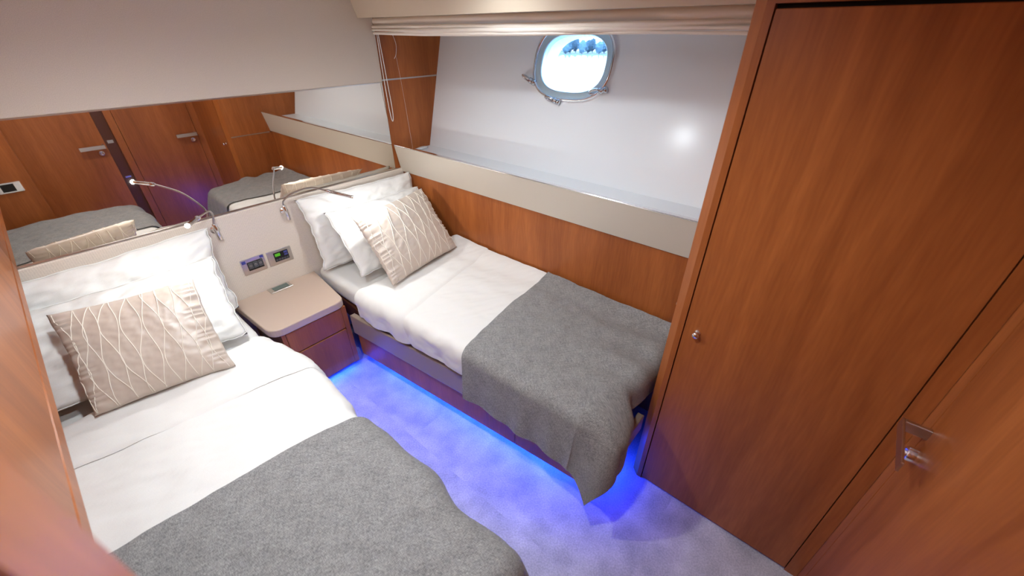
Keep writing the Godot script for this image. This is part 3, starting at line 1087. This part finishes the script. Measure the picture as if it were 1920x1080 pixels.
func cushion(label: String, center: Vector3, right: Vector3, up: Vector3, t: float, sd: float) -> void:
	var o := base("cushion")
	tag(o, label, "cushion", "satin cushions with corded net pattern")
	o.position = center
	var nn := right.cross(up).normalized()
	var puff := 0.6
	put("cover", pillow_mesh(right, up, t, sd, puff, 0.004, 72, 0.010), M.satin, o)
	# cords: neighbouring lines lean together and apart again, so they make a net of tall lozenges
	var lines := 17
	for k in lines:
		var a0 := -0.93 + 1.86 * k / (lines - 1)
		var ph := 1.9 * sin(k * 12.9898 + sd) 
		var pts := PackedVector3Array()
		for j in 29:
			var b := -0.97 + 1.94 * j / 28.0
			var lean := 0.060 * sin(b * 4.6 + (PI if k % 2 else 0.0) + 0.35 * ph) + 0.05 * sin(b * 2.1 + ph) + 0.03 * b
			var a := clampf(a0 + lean, -0.975, 0.975)
			var p := pillow_point(a, b, 1.0, right, up, nn, t, sd, puff, 0.004, 0.010, 0.0)
			pts.append(p + nn * 0.0012)
		for j in 15:
			var b := 0.985 - 1.0 * j / 14.0
			var lean := 0.060 * sin(b * 4.6 + (PI if k % 2 else 0.0) + 0.35 * ph) + 0.05 * sin(b * 2.1 + ph) + 0.03 * b
			var a := clampf(a0 + lean, -0.975, 0.975)
			var p := pillow_point(a, b, -1.0, right, up, nn, t, sd, puff, 0.004, 0.010, 0.0)
			pts.append(p - nn * 0.0012)
		rod("cord", pts, [0.0015], M.piping, o, 5)

func build_pillows() -> void:
	pillow("large white pillow leaning on the headboard under the porthole shelf", "white pillows", Vector3(1.202, 0.742, 0.135), Vector3(0.366, -0.004, 0.02), Vector3(-0.004, 0.205, -0.05), 0.13, 3.0, 0.5, 0.022)
	pillow("smaller white pillow tucked behind the cushion on the porthole bed", "white pillows", Vector3(1.222, 0.726, 0.330), Vector3(0.315, -0.004, 0.005), Vector3(0.0, 0.150, -0.135), 0.10, 17.0, 0.5, 0.022)
	pillow("large white pillow leaning on the headboard by the wood side wall", "white pillows", Vector3(0.03, 0.735, 0.135), Vector3(0.36, 0.006, 0.0), Vector3(0.012, 0.195, -0.06), 0.13, 31.0, 0.5, 0.022)
	pillow("smaller white pillow tucked behind the cushion by the wood side wall", "white pillows", Vector3(0.0, 0.712, 0.335), Vector3(0.335, -0.004, 0.012), Vector3(0.020, 0.140, -0.135), 0.10, 53.0, 0.5, 0.022)
	cushion("taupe satin cushion with pale net cords on the porthole bed", Vector3(1.210, 0.751, 0.512), Vector3(0.262, 0.0, -0.040), Vector3(0.005, 0.150, -0.148), 0.10, 4.0)
	cushion("taupe satin cushion with pale net cords by the wood side wall", Vector3(0.0, 0.742, 0.535), Vector3(0.205, 0.0, 0.048), Vector3(0.016, 0.148, -0.124), 0.10, 9.0)

func reading_lamp(label: String, foot: Vector3, neck: Array, joint: Vector3, tip: Vector3, energy: float) -> void:
	var o := base("reading_lamp")
	tag(o, label, "lamp", "chrome swan-neck reading lamps")
	turned("wall_rose", foot + Vector3(0, 0.0, -0.002), Vector3(0, 0, 1), [Vector2(0, 0.0), Vector2(0, 0.021), Vector2(0.005, 0.020), Vector2(0.007, 0.012), Vector2(0.016, 0.0)], M.steel, o, 20)
	turned("lamp_base", foot + Vector3(0.003, -0.050, 0.022), Vector3(-0.05, 1, 0), [Vector2(0, 0.0), Vector2(0.001, 0.008), Vector2(0.004, 0.0105), Vector2(0.082, 0.0105), Vector2(0.086, 0.008), Vector2(0.088, 0.0)], M.steel, o, 16)
	var ctrl := [foot + Vector3(-0.001, 0.036, 0.022)]
	ctrl.append_array(neck)
	ctrl.append(joint)
	rod("gooseneck", smooth_path(ctrl, 8), [0.0042], M.brushed, o, 9)
	var d := (tip - joint).normalized()
	turned("joint_collar", joint - d * 0.004, d, [Vector2(0, 0.0), Vector2(0, 0.006), Vector2(0.006, 0.0095), Vector2(0.018, 0.0105), Vector2(0.022, 0.009), Vector2(0.026, 0.0)], M.steel, o, 16)
	var l := (tip - joint).length()
	turned("lamp_tube", joint + d * 0.018, d, [Vector2(0, 0.0), Vector2(0, 0.0082), Vector2(l - 0.028, 0.0082), Vector2(l - 0.022, 0.0098), Vector2(l - 0.020, 0.0)], M.steel, o, 16)
	turned("bulb", tip - d * 0.004, d, [Vector2(0, 0.0), Vector2(0.0, 0.0085), Vector2(0.005, 0.0095), Vector2(0.010, 0.0075), Vector2(0.013, 0.0)], M.bulb, o, 14)
	var om := OmniLight3D.new()
	om.name = "lamp_glow"
	om.light_energy = energy
	om.light_color = Color(0.98, 0.985, 0.98)
	om.light_size = 0.006
	om.omni_range = 8.0
	om.omni_attenuation = 2.0
	om.shadow_enabled = true
	om.position = tip + d * 0.003
	o.add_child(om)

func build_lamps() -> void:
	reading_lamp("chrome reading lamp with lit tip bent over the side wall pillows", Vector3(0.443, 0.895, 0.022), [Vector3(0.452, 0.972, 0.05), Vector3(0.442, 1.004, 0.095), Vector3(0.410, 1.045, 0.20)], Vector3(0.347, 1.072, 0.329), Vector3(0.286, 1.080, 0.418), 0.11)
	reading_lamp("chrome reading lamp with lit tip arching over the porthole bed pillows", Vector3(0.776, 0.892, 0.022), [Vector3(0.778, 0.955, 0.055), Vector3(0.812, 1.002, 0.115), Vector3(0.870, 1.038, 0.215)], Vector3(0.902, 1.033, 0.306), Vector3(0.987, 0.999, 0.419), 0.12)

func build_panels() -> void:
	# two flush plates in the headboard, one in the counter
	var a := base("switch_plate")
	tag(a, "metal wall plate with three dark switches in the headboard above the nightstand", "switch")
	box("plate", Vector3(0.487, 0.610, 0.0205), Vector3(0.603, 0.700, 0.026), M.nickel, a, 0.003)
	box("bezel", Vector3(0.513, 0.630, 0.0262), Vector3(0.590, 0.678, 0.029), M.black, a, 0.001)
	for k in 3:
		var s := box("switch_key", Vector3(0.5155 + 0.0248 * k, 0.640, 0.0292), Vector3(0.5377 + 0.0248 * k, 0.676, 0.032), M.key_grey, a, 0.002)
		turned("key_symbol", Vector3(0.5266 + 0.0248 * k, 0.658, 0.032), Vector3(0, 0, 1), [Vector2(0, 0.006), Vector2(0.0006, 0.006), Vector2(0.0006, 0.004), Vector2(0.0, 0.004)], M.brushed, s, 14)
	box("blue_tab", Vector3(0.491, 0.676, 0.0262), Vector3(0.509, 0.692, 0.028), M.blue_key, a)
	box("blue_tab", Vector3(0.582, 0.683, 0.0262), Vector3(0.599, 0.696, 0.028), M.blue_key, a)
	var b := base("control_panel")
	tag(b, "metal wall plate with small green lit display in the headboard above the nightstand", "control panel")
	box("plate", Vector3(0.618, 0.610, 0.0205), Vector3(0.746, 0.697, 0.026), M.nickel, b, 0.003)
	box("display", Vector3(0.650, 0.627, 0.0262), Vector3(0.726, 0.681, 0.029), M.black, b, 0.001)
	box("screen", Vector3(0.655, 0.658, 0.0292), Vector3(0.683, 0.675, 0.0298), M.screen_green, b)
	box("blue_key", Vector3(0.703, 0.666, 0.0292), Vector3(0.722, 0.677, 0.031), M.blue_key, b, 0.001)
	box("blue_key", Vector3(0.703, 0.651, 0.0292), Vector3(0.722, 0.662, 0.031), M.blue_key, b, 0.001)
	for k in 5:
		box("push_key", Vector3(0.654 + 0.0142 * k, 0.632, 0.0292), Vector3(0.665 + 0.0142 * k, 0.643, 0.031), M.key_grey, b, 0.001)
	var c := base("counter_socket")
	tag(c, "flat metal plate with grey window let into the nightstand top", "socket")
	box("plate", Vector3(0.556, 0.4885, 0.03), Vector3(0.676, 0.493, 0.094), M.nickel, c, 0.002)
	box("window", Vector3(0.578, 0.4932, 0.042), Vector3(0.660, 0.4945, 0.082), M.lcd, c)

func build_blind() -> void:
	# pelmet over the hull recess
	var p := base("trim_5")
	struct(p, "beige leaning pelmet board above the folded blind", "pelmet")
	pris("pelmet_board", 2, PackedVector2Array([Vector2(1.437, 1.774), Vector2(1.380, 1.95), Vector2(1.46, 1.95), Vector2(1.462, 1.774)]), 0.007, 2.003, M.pelmet, p, 0.001)
	box("soffit", Vector3(1.462, 1.776, 0.007), Vector3(1.60, 1.80, 2.003), M.pelmet, p)
	# roman blind, drawn up: each fold is a strip that bellies out and tucks back
	var b := base("roman_blind")
	tag(b, "cream fabric roman blind drawn up above the porthole", "blind")
	var folds := [[1.775, 1.738, 1.538, 0.016], [1.742, 1.722, 1.524, 0.012], [1.726, 1.711, 1.520, 0.011], [1.713, 1.700, 1.524, 0.010]]
	for k in folds.size():
		var fd: Array = folds[k]
		var f := func(u: float, v: float) -> Vector3:
			var z := lerpf(0.012, 1.998, v)
			var belly: float = fd[3] * sin(PI * (0.12 + 0.88 * u)) 
			var droop := 0.005 * wav.get_noise_2d(z * 1.6, k * 5.0) + 0.004 * sin(z * 3.0 + k)
			var ripple := 0.004 * wav.get_noise_2d(z * 4.0 + 30.0, k * 9.0) + 0.005 * sm(1.0, 1.6, z) * sin(z * 8.0 + k * 2.0)
			return Vector3(fd[2] - belly - ripple, lerpf(fd[0], fd[1], u) + droop * u - 0.001 * k, z)
		sheet("fabric_fold", func(u, v): return f.call(1.0 - u, v), 8, 90, 0.005, M.blind, b)
	# pull cords at the mirror end
	var c := [Vector3(1.527, 1.700, 0.030), Vector3(1.533, 1.5, 0.022), Vector3(1.541, 1.30, 0.020), Vector3(1.552, 1.243, 0.02), Vector3(1.560, 1.30, 0.022), Vector3(1.552, 1.5, 0.022), Vector3(1.536, 1.700, 0.030)]
	rod("pull_cord", smooth_path(c, 10), [0.0021], M.cord, b, 6)
	rod("loose_cord", smooth_path([Vector3(1.63, 1.70, 0.03), Vector3(1.645, 1.65, 0.03), Vector3(1.636, 1.60, 0.03), Vector3(1.620, 1.578, 0.03)], 8), [0.0014], M.cord, b, 5)
	rod("guide_line", smooth_path([Vector3(1.634, 1.60, 0.03), Vector3(1.650, 1.40, 0.03), Vector3(1.668, 1.056, 0.03)], 6), [0.0006], M.cord, b, 4)
	# cord cleat lying on the shelf
	var st := begin(true)
	var n := 20
	for i in n:
		for j in 8:
			var q := []
			for e in [[i, j], [i + 1, j], [i + 1, j + 1], [i, j + 1]]:
				var th: float = TAU * (e[0] % n) / n
				var ph: float = PI * e[1] / 8.0 - PI / 2
				q.append(Vector3(1.735 + 0.045 * cos(th) * cos(ph), 1.0535 + 0.0075 * sin(ph), 0.045 + 0.02 * sin(th) * cos(ph)))
			quad(st, q[0], q[3], q[2], q[1])
	tag(put("cord_toggle", done(st), M.white_plastic), "flat white cord toggle lying on the shelf below the wood end panel", "toggle")

func build_outside() -> void:
	var wt := box("water", Vector3(2.35, -1.2, -90.0), Vector3(80.0, -1.0, 40.0), M.water)
	struct(wt, "bright sea water seen through the porthole", "water")
	var sh := begin()
	prism(sh, 1, PackedVector2Array([Vector2(38.6, -55.3), Vector2(69.1, -7.9), Vector2(80.0, -15.0), Vector2(49.5, -62.0)]), -1.3, -0.93, 0.1)
	struct(put("shore", done(sh), M.rock), "pale rocky shore across the water", "shore")
	var rng := RandomNumberGenerator.new()
	rng.seed = 5
	for k in 18:
		var along := -6.6 + 0.78 * k + rng.randf_range(-0.1, 0.1)
		var deep := 1.2 + 2.1 * (k % 3) + rng.randf_range(-0.1, 0.1)
		var x := 53.9 + 0.84 * deep + 0.54 * along
		var z := -31.6 - 0.54 * deep + 0.84 * along
		var h := rng.randf_range(1.05, 1.5) + 0.45 * sm(4.0, 9.0, k) + 0.18 * (k % 3)
		var o := base("bush")
		tag(o, "blue green bush on the far shore through the porthole", "bush", "bushes on the far shore")
		rod("stem", PackedVector3Array([Vector3(x, -0.94, z), Vector3(x, -0.94 + h * 0.6, z + 0.05)]), [0.06, 0.03], M.bark, o, 6)
		var st := begin()
		for c in 620:
			var dir := Vector3(rng.randfn(), rng.randfn(), rng.randfn()).normalized() * pow(rng.randf(), 0.4)
			var ctr := Vector3(x, -0.80 + h * 0.5, z) + dir * Vector3(0.85, h * 0.52, 0.85)
			var e1 := Vector3(rng.randfn(), rng.randfn(), rng.randfn()).normalized() * rng.randf_range(0.07, 0.16)
			var e2 := Vector3(rng.randfn(), rng.randfn(), rng.randfn()).normalized() * rng.randf_range(0.07, 0.16)
			tri(st, ctr, ctr + e1, ctr + e2)
		for i in 10:
			for j in 6:
				var q := []
				for e in [[i, j], [i, j + 1], [i + 1, j + 1], [i + 1, j]]:
					var th: float = TAU * (e[0] % 10) / 10.0
					var ph: float = PI * e[1] / 6.0 - PI / 2
					var lump: float = 0.82 + 0.3 * fin.get_noise_2d(th * 2.0 + k * 7.0, ph * 2.0)
					q.append(Vector3(x, -0.93 + h * 0.5, z) + Vector3(0.64 * cos(th) * cos(ph), h * 0.5 * sin(ph), 0.64 * sin(th) * cos(ph)) * lump)
				quad(st, q[0], q[1], q[2], q[3])
		put("foliage", done(st), M.leaf if k % 3 else M.leaf_pale, o)
